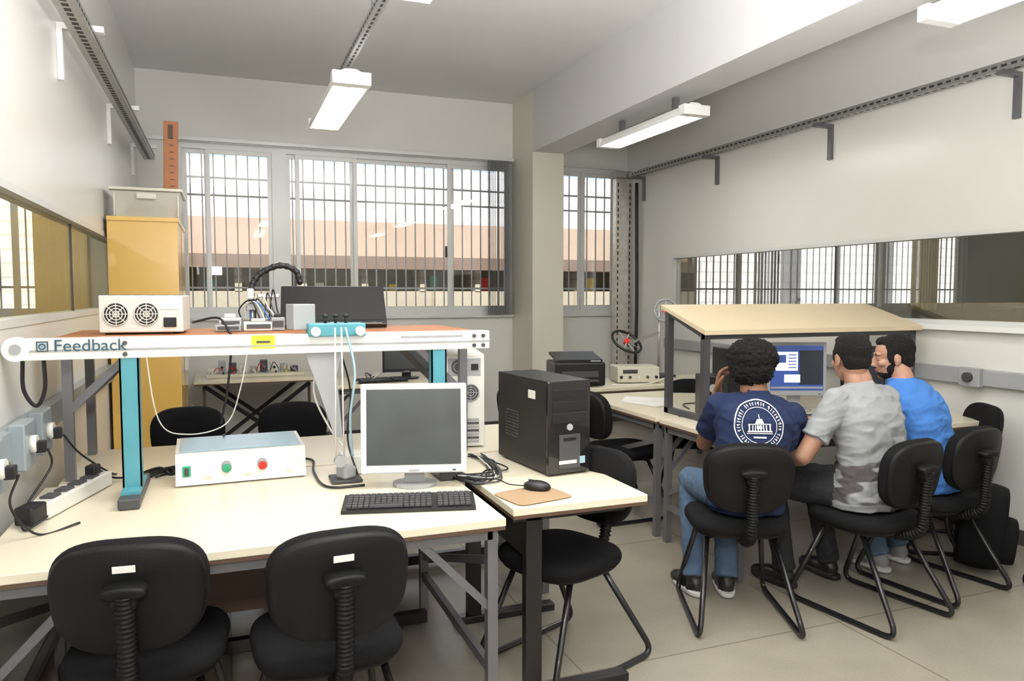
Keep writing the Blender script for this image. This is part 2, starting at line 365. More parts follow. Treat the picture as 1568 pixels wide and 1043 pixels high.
table('lab_table',-.66,.87,2.32,3.33,modesty_shade=True)
table('lab_table',-.62,1.52,3.36,4.05,modesty_shade=True)
table('computer_desk',.93,1.47,2.41,3.33,style='T')
table('lab_table',2.44,4.30,3.12,3.88)
table('lab_table',2.44,4.0,3.92,5.0)
table('lab_table',2.35,4.2,5.3,5.95)
table('folding_table',-.25,.80,6.95,7.68,style='X')
table('lab_table',.84,2.1,6.2,6.85)
table('lab_table',7.2,9.2,5.2,6.0,z=.9)
b=B(); b.b2(0,1.4,0,.35,0,.10,dgrey,.01); b.box((.25,.17,.28),(.34,.3,.36),dgrey,.02); b.cyl((.42,.17,.30),(.52,.17,.30),.10,galv); b.box((.85,.17,.18),(.2,.26,.14),greyp,.01); b.box((1.25,.17,.25),(.22,.24,.28),dgrey,.02); b.cyl((1.05,.17,.30),(1.15,.17,.30),.03,galv)
b.torus((.85,-.03,.18),.06,.01,blkg,(0,1,0)); b.obj('bench_lathe',(7.6,5.4,.9))
b=B(); b.b2(-.62,1.10,3.38,4.0,1.30,1.33,woodo,.003)
for x in(-.585,1.06):
    for y in(3.42,3.96): b.b2(x-.018,x+.018,y-.018,y+.018,.751,1.30,gsteel)
    sx=1 if x<0 else -1
    for y in(3.42,3.96): b.bar((x,y,1.03),(x+sx*.26,y,1.29),.03,.03,gsteel)
    b.b2(x-.015,x+.015,3.42,3.96,1.26,1.30,gsteel)
for y in(3.42,3.96): b.b2(-.58,1.06,y-.015,y+.015,1.265,1.30,gsteel)
b.obj('raised_wooden_bench')
# ------------------------------------------------------------ chairs
def chair_mesh():
    b=B()
    Rs=Matrix.Rotation(rad(90),3,'X')
    b.pad((0,0,.45),.44,.43,.06,fab,Rs,bend=0,ex=3.4)
    b.pad((0,0,.42),.41,.40,.03,shell,Rs,ex=3.4)
    Rb=Matrix.Rotation(rad(8),3,'X')
    b.pad((0,-.235,.695),.395,.32,.055,fab,Rb,bend=.6,taper=.05,ex=2.9)
    b.pad((0,-.260,.693),.385,.31,.035,shell,Rb,bend=.6,taper=.05,ex=2.9)
    b.pad((0,-.300,.730),.115,.036,.05,shell,Rb,ex=2.6,n=24)
    b.pad((0,-.292,.705),.065,.06,.05,shell,Rb,ex=3,n=24)
    sp=fillet([(0,-.305,.72),(0,-.295,.60),(0,-.285,.44),(0,-.19,.395),(0,-.05,.395)],.08,8)
    P=[];R=[];full=[]
    for i in range(len(sp)-1):
        n=max(2,int((sp[i+1]-sp[i]).length/.004))
        for j in range(n): full.append(sp[i].lerp(sp[i+1],j/n))
    for i,p in enumerate(full): P.append(p); R.append(.0225+.0045*math.sin(i*pi/1.5))
    b.tube(P,R,shell,16)
    b.b2(-.10,.10,-.10,.10,.388,.405,bsteel)
    for s in(-1,1):
        pts=fillet([(s*.15,.10,.395),(s*.215,.26,.013),(s*.225,-.33,.013),(s*.15,-.10,.395)],.07,6)
        b.tube(pts,.0125,bsteel,10)
    b.tube([(-.155,.10,.395),(.155,.10,.395)],.0125,bsteel); b.tube([(-.155,-.10,.395),(.155,-.10,.395)],.0125,bsteel)
    return b.mesh('office_chair')
cm=chair_mesh()
for x,y,a in [(-.225,2.44,-6),(.275,2.32,3),(1.25,2.72,112),(-.2,4.12+.30,180),(.36,4.42,176),(2.225,2.875,-23),(2.84,2.70,9),(3.40,2.83,8),(3.97,3.23,60),(4.05,2.38,12),(2.52,4.45,-90),(2.15,5.05,-60),(3.2,4.62,150)]:
    inst('office_chair',cm,(x,y,0),rad(a))
# ------------------------------------------------------------ rig
b=B()
yb=3.05
b.b2(-.66,1.05,yb-.05,yb+.02,1.27,1.345,whm,.003)
b.b2(-.66,1.05,yb-.054,yb-.05,1.30,1.306,greyp)
b.cyl((-.665,yb-.055,1.31),(-.665,yb-.0,1.31),.042,whm,n=28); b.cyl((-.665,yb-.062,1.31),(-.665,yb-.052,1.31),.018,greyp)
for x in(-.33,1.02,.98): 
    for z in(1.285,1.325): b.cyl((x,yb-.06,z),(x,yb-.048,z),.008,dgrey,n=10)
b.box((.14,yb-.052,1.318),(.085,.003,.05),yel); b.box((.14,yb-.054,1.318),(.05,.003,.008),dgrey)
b.box((.80,yb-.052,1.326),(.26,.002,.007),greyp)
b.box((-.585,yb-.053,1.318),(.036,.003,.036),dgrey); b.box((-.585,yb-.055,1.318),(.028,.003,.028),glt); b.torus((-.585,yb-.057,1.318),.009,.002,dgrey)
for x in(-.32,.83):
    b.b2(x-.032,x+.032,yb-.045,yb-.039,.79,1.27,teal); b.b2(x-.032,x+.032,yb-.0,yb+.006,.79,1.27,teal); b.b2(x-.032,x-.026,yb-.045,yb+.006,.79,1.27,teal); b.b2(x+.026,x+.032,yb-.045,yb+.006,.79,1.27,teal)
    b.b2(x-.035,x+.035,2.87,3.28,.752,.79,dgrey,.006); b.b2(x-.032,x+.032,2.93,3.2,.79,.80,teal)
cx=.415
b.b2(cx-.11,cx+.11,yb-.07,yb+.04,1.335,1.385,teal,.004)
for s in(-1,1): b.cyl((cx+s*.085,yb-.10,1.355),(cx+s*.085,yb-.07,1.355),.018,whm)
b.box((cx-.13,yb+.02,1.41),(.09,.08,.10),greyp,.004,rz=.3)
for s in(-1,0,1): b.cyl((cx+s*.04,yb-.02,1.385),(cx+s*.04,yb-.02,1.41),.006,blk); b.ell((cx+s*.04,yb-.02,1.413),(.012,.012,.008),blk)
b.poly([(cx-.12,yb-.03,1.27),(cx+.02,yb-.03,1.27),(cx+.0,yb-.03,1.18),(cx+.02,yb-.03,.93),(cx-.01,yb-.03,.93),(cx-.07,yb-.03,1.12)],greyp,(0,.01,0))
for s in(-1,1): b.cyl((cx+s*.012,yb-.09,1.37),(cx+s*.016+.0,yb-.09,.84),.0035,alu,n=8)
b.tube(smoothpath([(cx+.03,yb-.07,1.37),(cx+.06,yb-.1,1.2),(cx+.04,yb-.1,1.02),(cx+.05,yb-.08,.86)]),.005,glt)
b.cyl((cx,yb-.10,.845),(cx,yb-.07,.845),.022,greyp); b.box((cx+.03,yb-.04,.79),(.06,.06,.05),greyp,.01,rz=.5); b.b2(cx-.03,cx+.09,yb-.08,yb+.04,.752,.766,dgrey,.004)
b.b2(cx+.03,cx+.19,yb+.06,yb+.18,.752,.83,whp,.005)
rig=b.obj('pendulum_control_rig')
tx=bpy.data.curves.new('label_text','FONT'); tx.body='Feedback'; tx.size=.060; tx.extrude=.001
to=bpy.data.objects.new('label_text',tx); to.location=(-.552,yb-.055,1.300); to.rotation_euler=(rad(90),0,0); scene.collection.objects.link(to); to.parent=rig
tx.materials.append(M('label_ink',(.02,.08,.12),.5))
# ------------------------------------------------------------ monitors etc
def monitor(name,x,y,z,rz,w,h,body,screen,stand=.09,tilt=0,extra=None,bez=.018,foot=.11):
    b=B(); Rt=Matrix.Rotation(rad(-tilt),3,'X')
    cz=stand+h/2
    def P(px,py,pz): return V((0,0,cz))+Rt@V((px,py,pz-0))
    b.box(P(0,0,0),(w,.03,h),body,.006,R=Rt); b.box(P(0,.03,0),(w*.75,.04,h*.7),body,.012,R=Rt)
    b.box(P(0,-.0155,.006),(w-2*bez,.003,h-2*bez-.010),screen,R=Rt)
    b.box(P(0,-.0165,-h/2+.012),(.04,.002,.006),greyp,R=Rt)
    b.box(P(0,-.0175,-h/2+.004),(w*.9,.004,.003),greyp,R=Rt)
    b.box(P(w*.38,-.0165,-h/2+.011),(.012,.002,.006),dgrey,R=Rt)
    if extra: extra(b,P,Rt)
    b.poly([(-.04,.02,.012),(.04,.02,.012),(.035,.02,cz-.02),(-.035,.02,cz-.02)],greyp if body in(whm,whp) else body,(0,.025,0))
    n=28; ring=[(foot*math.cos(2*pi*i/n),.03+foot*.8*math.sin(2*pi*i/n),0) for i in range(n)]; b.poly(ring,greyp if body in(whm,whp) else body,(0,0,.014))
    return b.obj(name,(x,y,z),rz)
monitor('computer_monitor',.680,2.83,.751,rad(-15),.405,.345,whm,scrm,stand=.058,tilt=4,bez=.022,foot=.085)
monitor('computer_monitor',.51,3.78,1.331,rad(-6),.50,.27,blk,blk,stand=-.03,tilt=46,foot=.08)
monitor('computer_monitor',1.5,6.5,.751,rad(-8),.42,.28,blk,scrm,stand=.06)
scrB=M('screen_blue',(.02,.05,.2),.3,var=.5,scale=3,em=(.07,.11,.32),es=.6); scrD=M('screen_dark_ui',(.02,.02,.025),.3,em=(.05,.06,.08),es=.3); scrW=M('screen_window',(.8,.8,.85),.3,em=(.62,.66,.90),es=.9)
def ui(b,P,R):
    b.box(P(.09,-.018,.01),(.15,.002,.22),scrD,R=R); b.box(P(-.07,-.019,.05),(.15,.002,.12),scrW,R=R); b.box(P(-.095,-.0205,.065),(.05,.002,.05),scrB,R=R)
    for i in range(5): b.box(P(-.03,-.0205,.09-.02*i),(.05,.001,.006),scrB,R=R)
    b.box(P(-.03,-.019,-.06),(.10,.002,.05),scrW,R=R); b.box(P(0,-.019,-.118),(.33,.002,.012),greyp,R=R)
monitor('computer_monitor',3.41,3.82,.751,rad(-22),.38,.34,greyp,scrB,stand=.10,tilt=2,extra=ui,bez=.022)
monitor('computer_monitor',3.95,3.80,.751,rad(5),.40,.30,blk,scrD,stand=.10,tilt=2)
def keyboard(name,x,y,z,rz,w=.46,d=.155):
    b=B(); b.poly([(-w/2,-d/2,0),(-w/2,d/2,0),(-w/2,d/2,.026),(-w/2,-d/2,.012)],blk,(w,0,0))
    for r in range(6):
        yy=-d/2+.022+r*.0215; n=22; zz=.014+.014*(yy+d/2)/d
        c=0
        while c<n:
            k=1
            if r==0 and 4<=c<10: k=6
            if c in(15,) : c+=1; continue
            ww=(w-.03)/n
            b.box((-w/2+.015+(c+k/2)*ww,yy,zz+.004),(ww*k-.003,.018,.008),dgrey,0); c+=k
    b.obj(name,(x,y,z),rz)
keyboard('computer_keyboard',.60,2.575,.751,rad(-14))
keyboard('computer_keyboard',3.28,3.45,.751,rad(-20),.42)
keyboard('computer_keyboard',1.25,6.36,.751,rad(5),.42)
def mouse(x,y,z,rz):
    b=B(); b.ell((0,0,.012),(.031,.055,.024),blk); b.box((0,.025,.035),(.006,.02,.006),dgrey,.002); b.tube(smoothpath([(0,.05,.01),(.02,.12,.006),(.08,.2,.006),(.05,.3,.006)]),.0025,blk,6)
    b.obj('computer_mouse',(x,y,z),rz)
b=B(); b.pad((0,0,.004),.24,.20,.005,mpad,Matrix.Rotation(rad(90),3,'X'),ex=8); b.obj('mouse_pad',(1.06,2.545,.75),rad(12))
mouse(1.10,2.60,.757,rad(50))
# black tower
b=B(); w,d,h=.20,.45,.385
b.box((0,0,h/2+.008),(w,d,h),blk,.004); 
b.box((0,-d/2-.008,h/2+.008),(w+.004,.02,h),blkg,.006)
for i in range(3): b.box((0,-d/2-.019,h-.05-i*.048),(w-.035,.004,.042),blk,.002)
b.cyl((0,-d/2-.016,.20),(0,-d/2-.022,.20),.014,greyp); b.box((0,-d/2-.019,.10),(.10,.003,.14),dgrey); b.box((-.01,-d/2-.0215,.055),(.085,.002,.014),whp); b.box((.06,-d/2-.0215,.06),(.026,.002,.03),glt)
b.box((.0,-d/2-.0215,.15),(.06,.002,.012),blk)
b.box((-w/2-.001,-.10,h-.06),(.002,.06,.035),whp); 
for i in range(9): 
    for j in range(9): b.box((-w/2-.001,.03+j*.014,.12+i*.014),(.002,.006,.006),dgrey)
for sx in(-1,1):
    for sy in(-1,1): b.cyl((sx*.07,sy*.19,0),(sx*.07,sy*.19,.01),.012,dgrey)
b.obj('black_computer_tower',(1.30,3.03,.751),rad(6))
# white tower seen from the rear
b=B(); w,d,h=.195,.42,.45
b.box((0,0,h/2+.006),(w,d,h),whp,.004); y=-d/2-.001
b.box((0,y,h-.055),(.16,.004,.085),greyp,.002); b.cyl((-.03,y-.001,h-.055),(-.03,y-.004,h-.055),.035,dgrey); b.torus((-.03,y-.004,h-.055),.022,.002,greyp); b.box((.05,y-.004,h-.055),(.035,.006,.03),blk)
b.box((-.065,y,.24),(.045,.004,.16),greyp)
for i in range(6): b.box((-.065,y-.004,.18+i*.022),(.018,.006,.013),[bluem,dgrey,grn,blk,greyp,dgrey][i])
b.cyl((.03,y-.001,.27),(.03,y-.005,.27),.042,dgrey,n=28)
for r in(.015,.027,.039): b.torus((.03,y-.007,.27),r,.0018,greyp)
b.box((.03,y-.007,.27),(.085,.002,.003),greyp); b.box((.03,y-.007,.27),(.003,.002,.085),greyp)
for i in range(7): b.box((.01,y-.001,.03+i*.018),(.12,.004,.010),dgrey if i%2 else greyp)
b.obj('white_computer_tower',(1.13,3.68,.751),rad(-12))
# twin-fan instrument
b=B(); w,d,h=.32,.26,.155
b.box((0,0,h/2+.008),(w,d,h),whp,.005)
for cx_ in(-.095,.02):
    b.cyl((cx_,-d/2,.085),(cx_,-d/2-.003,.085),.048,blk,n=32)
    for r in(.012,.024,.036,.047): b.torus((cx_,-d/2-.005,.085),r,.0022,whp)
    for k in range(4):
        a=k*pi/4; b.bar((cx_-.047*math.cos(a),-d/2-.005,.085-.047*math.sin(a)),(cx_+.047*math.cos(a),-d/2-.005,.085+.047*math.sin(a)),.003,.003,whp)
b.box((.11,-d/2-.004,.05),(.05,.01,.04),blk,.003); b.box((.11,-d/2-.002,.12),(.07,.003,.03),paper)
for i in range(6): b.box((-.12+i*.05,0,h+.009),(.03,.16,.002),dgrey)
for sx in(-1,1):
    for sy in(-1,1): b.cyl((sx*.13,sy*.1,0),(sx*.13,sy*.1,.01),.012,blk)
b.obj('power_supply_unit',(-.31,3.62,1.331),rad(-4))
def instrument(name,x,y,z,rz,w,d,h,body,n=4,led=True):
    b=B(); b.box((0,0,h/2+.006),(w,d,h),body,.004); b.box((0,-d/2-.001,h/2+.006),(w-.02,.003,h-.02),beige)
    for i in range(n): b.cyl((-w/2+.03+i*(w-.06)/max(1,n-1),-d/2,h*.4),(-w/2+.03+i*(w-.06)/max(1,n-1),-d/2-.018,h*.4),.012,[blk,dgrey,whp,dgrey][i%4],n=12)
    b.box((-w*.2,-d/2-.003,h*.75),(w*.35,.003,h*.25),dgrey)
    for sx in(-1,1):
        for sy in(-1,1): b.cyl((sx*w*.4,sy*d*.4,0),(sx*w*.4,sy*d*.4,.008),.008,blk,n=8)
    b.obj(name,(x,y,z),rz)
# electronics trainer board on the folding table
b=B(); b.b2(-.42,.42,-.14,.14,0,.03,beige,.004)
for i in range(9):
    m=[whp,blk,red,greyp,whp,bluem,blk,yel,greyp][i]; x=-.38+i*.09; hh=.05+.06*((i*7)%4)/3
    b.box((x,.02,.03+hh/2),(.065,.10,hh),[whp,greyp,dgrey][i%3],.003); b.cyl((x,-.05,.03+hh*.5),(x,-.03,.03+hh*.5),.012,m,n=12); b.cyl((x+.01,-.10,.03),(x+.01,-.10,.05),.008,m,n=10)
for i in range(6): b.tube(smoothpath([(-.36+i*.12,-.10,.05),(-.33+i*.12,-.13,.09+.01*i),(-.28+i*.12,-.08,.06)]),.004,[red,blk,whp][i%3],6)
b.obj('electronics_trainer_board',(.27,7.28,.751),0)
instrument('oscilloscope',3.28,5.62,.751,rad(-15),.36,.28,.13,beige,5,False)
# robot arm / electronics stack on bench
b=B()
for i,(x,y,w,h,m) in enumerate([(.02,3.66,.11,.03,greyp),(.15,3.68,.13,.04,whp),(.235,3.68,.06,.06,greyp),(.03,3.74,.10,.06,galv)]):
    b.box((x,y,1.332+h/2),(w,.14,h),m,.004); b.box((x,y-.072,1.332+h/2),(w*.8,.003,h*.5),dgrey)
    b.box((x,y-.02,1.332+h+.008),(w*.5,.06,.016),[dgrey,galv,blk,whp][i],.003)
P=smoothpath([(.125,3.72,1.47),(.13,3.75,1.54),(.175,3.76,1.60),(.26,3.76,1.635),(.33,3.76,1.61),(.35,3.76,1.55)])
b.tube(P,.013,blk,10)
for i in range(0,len(P),3): b.ell(P[i],(.016,.016,.016),blk,8,6)
for k in range(7): b.tube(smoothpath([(.08+.02*k,3.7,1.38),(.07+.025*k,3.68,1.43+.015*k),(.12+.02*k,3.66,1.47-.01*k),(.16+.02*k,3.64,1.38)]),.0035,[blk,whp,bluem,blk,whp,dgrey,blk][k],6)
b.tube([(.13,3.70,1.335),(.125,3.72,1.47)],.014,galv); b.box((.13,3.70,1.44),(.06,.05,.03),greyp,.004); b.box((.20,3.70,1.49),(.10,.03,.02),galv,.004); b.box((.12,3.70,1.50),(.03,.05,.05),whp,.006)
b.obj('robot_arm')
# control box with two buttons
b=B(); w,d,h=.49,.33,.125
b.poly([(-w/2,-d/2,.006),(-w/2,d/2,.006),(-w/2,d/2,h+.01),(-w/2,-d/2+.03,h)],whp,(w,0,0))
b.box((0,.015,h+.008),(w-.03,d-.07,.004),glt,R=Matrix.Rotation(.033,3,'X'))
for x,m in((-.06,grn),(.075,red)):
    b.cyl((x,-d/2+.015,.072),(x,-d/2-.010,.066),.019,greyp); b.cyl((x,-d/2-.004,.069),(x,-d/2-.020,.064),.015,m)
b.box((-.205,-d/2+.008,.06),(.03,.012,.042),grn,.002); b.box((-.205,-d/2+.003,.06),(.016,.012,.03),dgrey,.002)
for x in(-.13,.02,.18): b.box((x,-d/2+.005,.03),(.03,.004,.012),beige)
b.box((.215,-d/2+.012,.05),(.012,.01,.05),whm); b.cyl((-.06,.13,h+.01),(-.06,.13,h+.022),.006,dgrey,n=10)
b.obj('push_button_control_box',(.055,3.145+.165,.75),rad(1.5))
# cabinet, bin, board
b=B(); b.b2(XL+.02,-.27,5.5,6.42,.05,2.0,cabm,.004); b.b2(XL+.04,-.29,5.52,6.40,0,.05,dgrey)
b.b2(-.2695,-.268,5.955,5.962,.08,1.97,cabd); b.b2(-.266,-.245,5.90,5.915,.95,1.1,alu); b.b2(-.266,-.245,6.0,6.015,.95,1.1,alu)
b.b2(XL+.02,-.262,5.492,6.428,1.975,2.003,cabm,.002)
b.obj('storage_cabinet')
b=B()
def frus(b,c,w0,d0,w1,d1,z0,z1,m):
    b.add([(c[0]-w0/2,c[1]-d0/2,z0),(c[0]+w0/2,c[1]-d0/2,z0),(c[0]+w0/2,c[1]+d0/2,z0),(c[0]-w0/2,c[1]+d0/2,z0),(c[0]-w1/2,c[1]-d1/2,z1),(c[0]+w1/2,c[1]-d1/2,z1),(c[0]+w1/2,c[1]+d1/2,z1),(c[0]-w1/2,c[1]+d1/2,z1)],[(0,3,2,1),(0,1,5,4),(1,2,6,5),(2,3,7,6),(3,0,4,7)],m)
frus(b,(-.455,5.78),.36,.47,.41,.52,2.006,2.17,binm); b.box((-.455,5.78,2.185),(.44,.55,.02),clr,.006); b.box((-.455,5.52,2.14),(.12,.03,.04),clr,.008)
for s in(-1,1): b.b2(-.455+s*.19-.004,-.455+s*.19+.004,5.522,5.545,2.01,2.17,clr,.002)
b.ell((-.47,5.72,2.06),(.14,.15,.045),dgrey); b.torus((-.45,5.66,2.10),.08,.012,edgeb,(0,.3,1)); b.box((-.38,5.75,2.05),(.10,.1,.06),greyp,.005)
b.obj('plastic_storage_box')
b=B(); b.box((-.34,6.2,2.392),(.10,.02,.77),woodo,.004,R=Matrix.Rotation(rad(1.5),3,'Y')); 
for i in range(12): b.box((-.33+.0,6.188,2.10+i*.05),(.03,.003,.006),edgeb)
b.box((-.335,6.188,2.70),(.035,.003,.10),edgeb)
b.obj('wooden_ruler_board')
# power strip
b=B(); b.box((0,0,.03),(.07,.46,.055),whp,.006)
for i in range(4): b.box((0,-.15+i*.09,.06),(.045,.06,.012),dgrey,.004)
b.box((0,-.27,.035),(.06,.09,.06),blk,.008); b.box((0,.15,.08),(.04,.05,.04),blk,.006); b.obj('power_strip',(-.52,3.07,.751),rad(-17))
# tabletop hutch
b=B(); x0,x1,ya,yb2,za,zb=2.60,4.25,3.66,4.08,1.285,1.42
for x in(x0+.02,x1-.02):
    b.b2(x-.02,x+.02,ya,ya+.04,.751,za-.02,dgrey); b.b2(x-.02,x+.02,yb2-.04,yb2,.751,zb-.025,dgrey)
    b.b2(x-.02,x+.02,ya,yb2,.751,.785,dgrey); b.bar((x,ya+.02,za-.03),(x,yb2-.02,zb-.035),.035,.03,dgrey)
b.b2(x0,x1,ya,ya+.03,za-.05,za-.015,dgrey)
b.poly([(x0-.02,ya-.03,za-.022),(x0-.02,yb2+.02,zb-.01),(x0-.02,yb2+.02,zb+.012),(x0-.02,ya-.03,za+.006)],boardm,(x1-x0+.04,0,0))
b.obj('desk_hutch')
b=B(); b.box((0,0,.13),(.13,.17,.25),blk,.008); b.cyl((0,-.086,.09),(0,-.092,.09),.045,dgrey); b.cyl((0,-.086,.18),(0,-.092,.18),.025,greyp); b.obj('desktop_speaker',(2.78,3.86,.751),rad(-20))
b=B(); b.box((0,0,.21),(.19,.24,.40),blk,.006); b.box((0,-.122,.33),(.15,.004,.04),dgrey); b.box((0,-.122,.24),(.15,.004,.04),dgrey); b.cyl((0,-.12,.14),(0,-.126,.14),.012,greyp); b.obj('mini_computer_tower',(3.02,3.93,.751),rad(-10))
b=B(); 
for i in range(4): b.box((i*.03,i*.04,.0015+.002*i),(.21,.30,.0015),paper,rz=.2*i)
b.obj('paper_stack',(2.72,4.45,.751),.3)
# printer
b=B(); b.box((0,0,.10),(.42,.36,.19),blk,.015); b.poly([(-.19,-.15,.195),(.19,-.15,.195),(.19,.17,.24),(-.19,.17,.24)],blk,(0,0,.02)); b.box((0,-.20,.05),(.28,.08,.015),dgrey,.003); b.box((0,-.181,.10),(.30,.004,.05),dgrey); b.box((.13,-.15,.205),(.08,.04,.01),greyp); b.obj('printer',(2.72,5.62,.751),rad(-12))
# flywheel apparatus
b=B(); b.b2(-.12,.12,-.1,.1,0,.025,dgrey,.004); b.cyl((0,0,.02),(0,0,.64),.012,galv)
def wheel(c,R,ax,m):
    b.torus(c,R,.012,m,ax); q=V(ax).to_track_quat('Z','Y')
    for k in range(4):
        a=k*pi/4; p=q@V((R*math.cos(a),R*math.sin(a),0)); b.bar(V(c)-p,V(c)+p,.012,.004,greyp)
    b.cyl(V(c)-V(ax).normalized()*.02,V(c)+V(ax).normalized()*.02,.025,red)
wheel((.05,-.03,.60),.10,(-.5,-1,.2),greyp); wheel((-.36,-.05,.33),.14,(.2,-.8,1.0),blk); b.bar((-.36,-.02,.30),(0,0,.40),.02,.02,galv)
b.obj('flywheel_apparatus',(3.66,5.84,.751),0)
# backpack
b=B(); b.pad((0,0,.24),.33,.46,.22,fab,Matrix.Rotation(rad(6),3,'X'),ex=2.8); b.pad((0,-.11,.17),.26,.24,.10,fab,Matrix.Rotation(rad(6),3,'X'),ex=3)
b.tube(smoothpath([(-.09,.10,.44),(-.10,.16,.34),(-.10,.15,.2),(-.08,.09,.08)]),.014,blk); b.tube(smoothpath([(.09,.10,.44),(.10,.16,.34),(.10,.15,.2),(.08,.09,.08)]),.014,blk); b.tube(smoothpath([(-.03,.03,.46),(0,.03,.51),(.03,.03,.46)]),.008,blk)
b.obj('backpack',(3.82,2.84,0.01),rad(40))
# cables
def cable(pts,r=.004,m=blk,name='power_cable'):
    b=B(); b.tube(smoothpath(pts,8),r,m,7); b.obj(name)
z=.757
cable([(XL+.14,3.22,.97),(-.53,3.3,.88),(-.45,3.4,.78),(-.42,3.40,z+.01),(-.45,3.32,z+.03)])
cable([(XL+.14,2.95,.97),(-.57,2.98,.90),(-.62,2.85,.8),(-.60,2.72,z),(-.55,2.80,.775)])
cable([(XL+.14,2.55,.97),(-.61,2.62,.86),(-.55,2.66,z),(-.45,2.75,z)])
cable([(-.27,3.33,z),(-.22,3.42,z),(-.35,3.38,z),(-.42,3.34,z+.01),(-.46,3.26,z+.06)])
cable([(-.38,3.35,z),(-.30,3.44,z),(-.22,3.50,z),(-.16,3.55,z)],.006)
for k in range(4): a=random.random; cable([(-.4+a()*.1,3.32,z),(-.3+a()*.1,3.40+a()*.08,z+.01),(-.22+a()*.06,3.36+a()*.1,z),(-.25+a()*.1,3.50,z)],.005)
cable([(.30,3.50,z),(.36,3.42,z),(.34,3.2,z),(.36,2.93,z),(.5,2.90,z)],.005)
for k in range(9):
    a=random.random; cable([(.80,3.05+a()*.1,z),(.82+a()*.06,2.93+a()*.1,z+.02*a()),(.90,2.75+a()*.2,z),(1.0+a()*.05,2.78+a()*.2,z),(1.05+a()*.06,2.95+a()*.2,z+.01),(1.02+a()*.1,3.2+a()*.1,z)],.0035,[blk,blk,blk,dgrey,whp,blk,dgrey,blk,blk][k])
cable([(.72,2.90,.86),(.78,2.95,.80),(.87,2.93,z),(.95,2.80,z),(1.0,2.9,z)],.004)
cable([(-.12,3.48,1.38),(-.02,3.36,1.40),(.02,3.34,1.345),(.03,3.34,1.30),(.01,3.35,1.1),(-.02,3.40,.95)],.005)
cable([(-.30,3.355,1.3),(-.25,3.28,1.0),(-.15,3.3,.93),(.0,3.32,.96),(.06,3.34,1.1),(.1,3.35,1.3)],.0025,whp)
cable([(.36,3.10,1.27),(.34,3.15,1.1),(.40,3.18,.95),(.46,3.16,.86)],.004,whp); cable([(.44,3.08,1.27),(.48,3.1,1.1),(.47,3.12,.9),(.5,3.05,z)],.004,blk)
cable([(-.665,3.09,1.27),(-.665,3.09,1.16),(-.63,3.10,1.1),(-.60,3.09,1.16),(-.60,3.09,1.27)],.007)
for k in range(4): a=random.random; cable([(1.0+a()*.2,6.3,z),(1.1+a()*.2,6.4+a()*.2,z+.05),(1.25,6.55+a()*.1,z),(1.3,6.65,z)],.005,[blk,whp,blk,whp][k])
cable([(2.95,5.42,z),(3.05,5.38,z),(3.3,5.4,z),(3.48,5.45,z+.03),(3.55,5.48,z)],.006,whp)
cable([(2.8,4.1,z),(2.9,4.3,z),(3.1,4.25,z),(3.2,4.1,z)],.004)
for (cx_,cy_,a_) in ((-.225,2.44,-6),(.275,2.32,3)):
    b=B(); b.box((0,-.2945,.785),(.055,.004,.018),paper,R=Matrix.Rotation(rad(8),3,'X')); b.obj('asset_tag',(cx_,cy_,0),rad(a_))
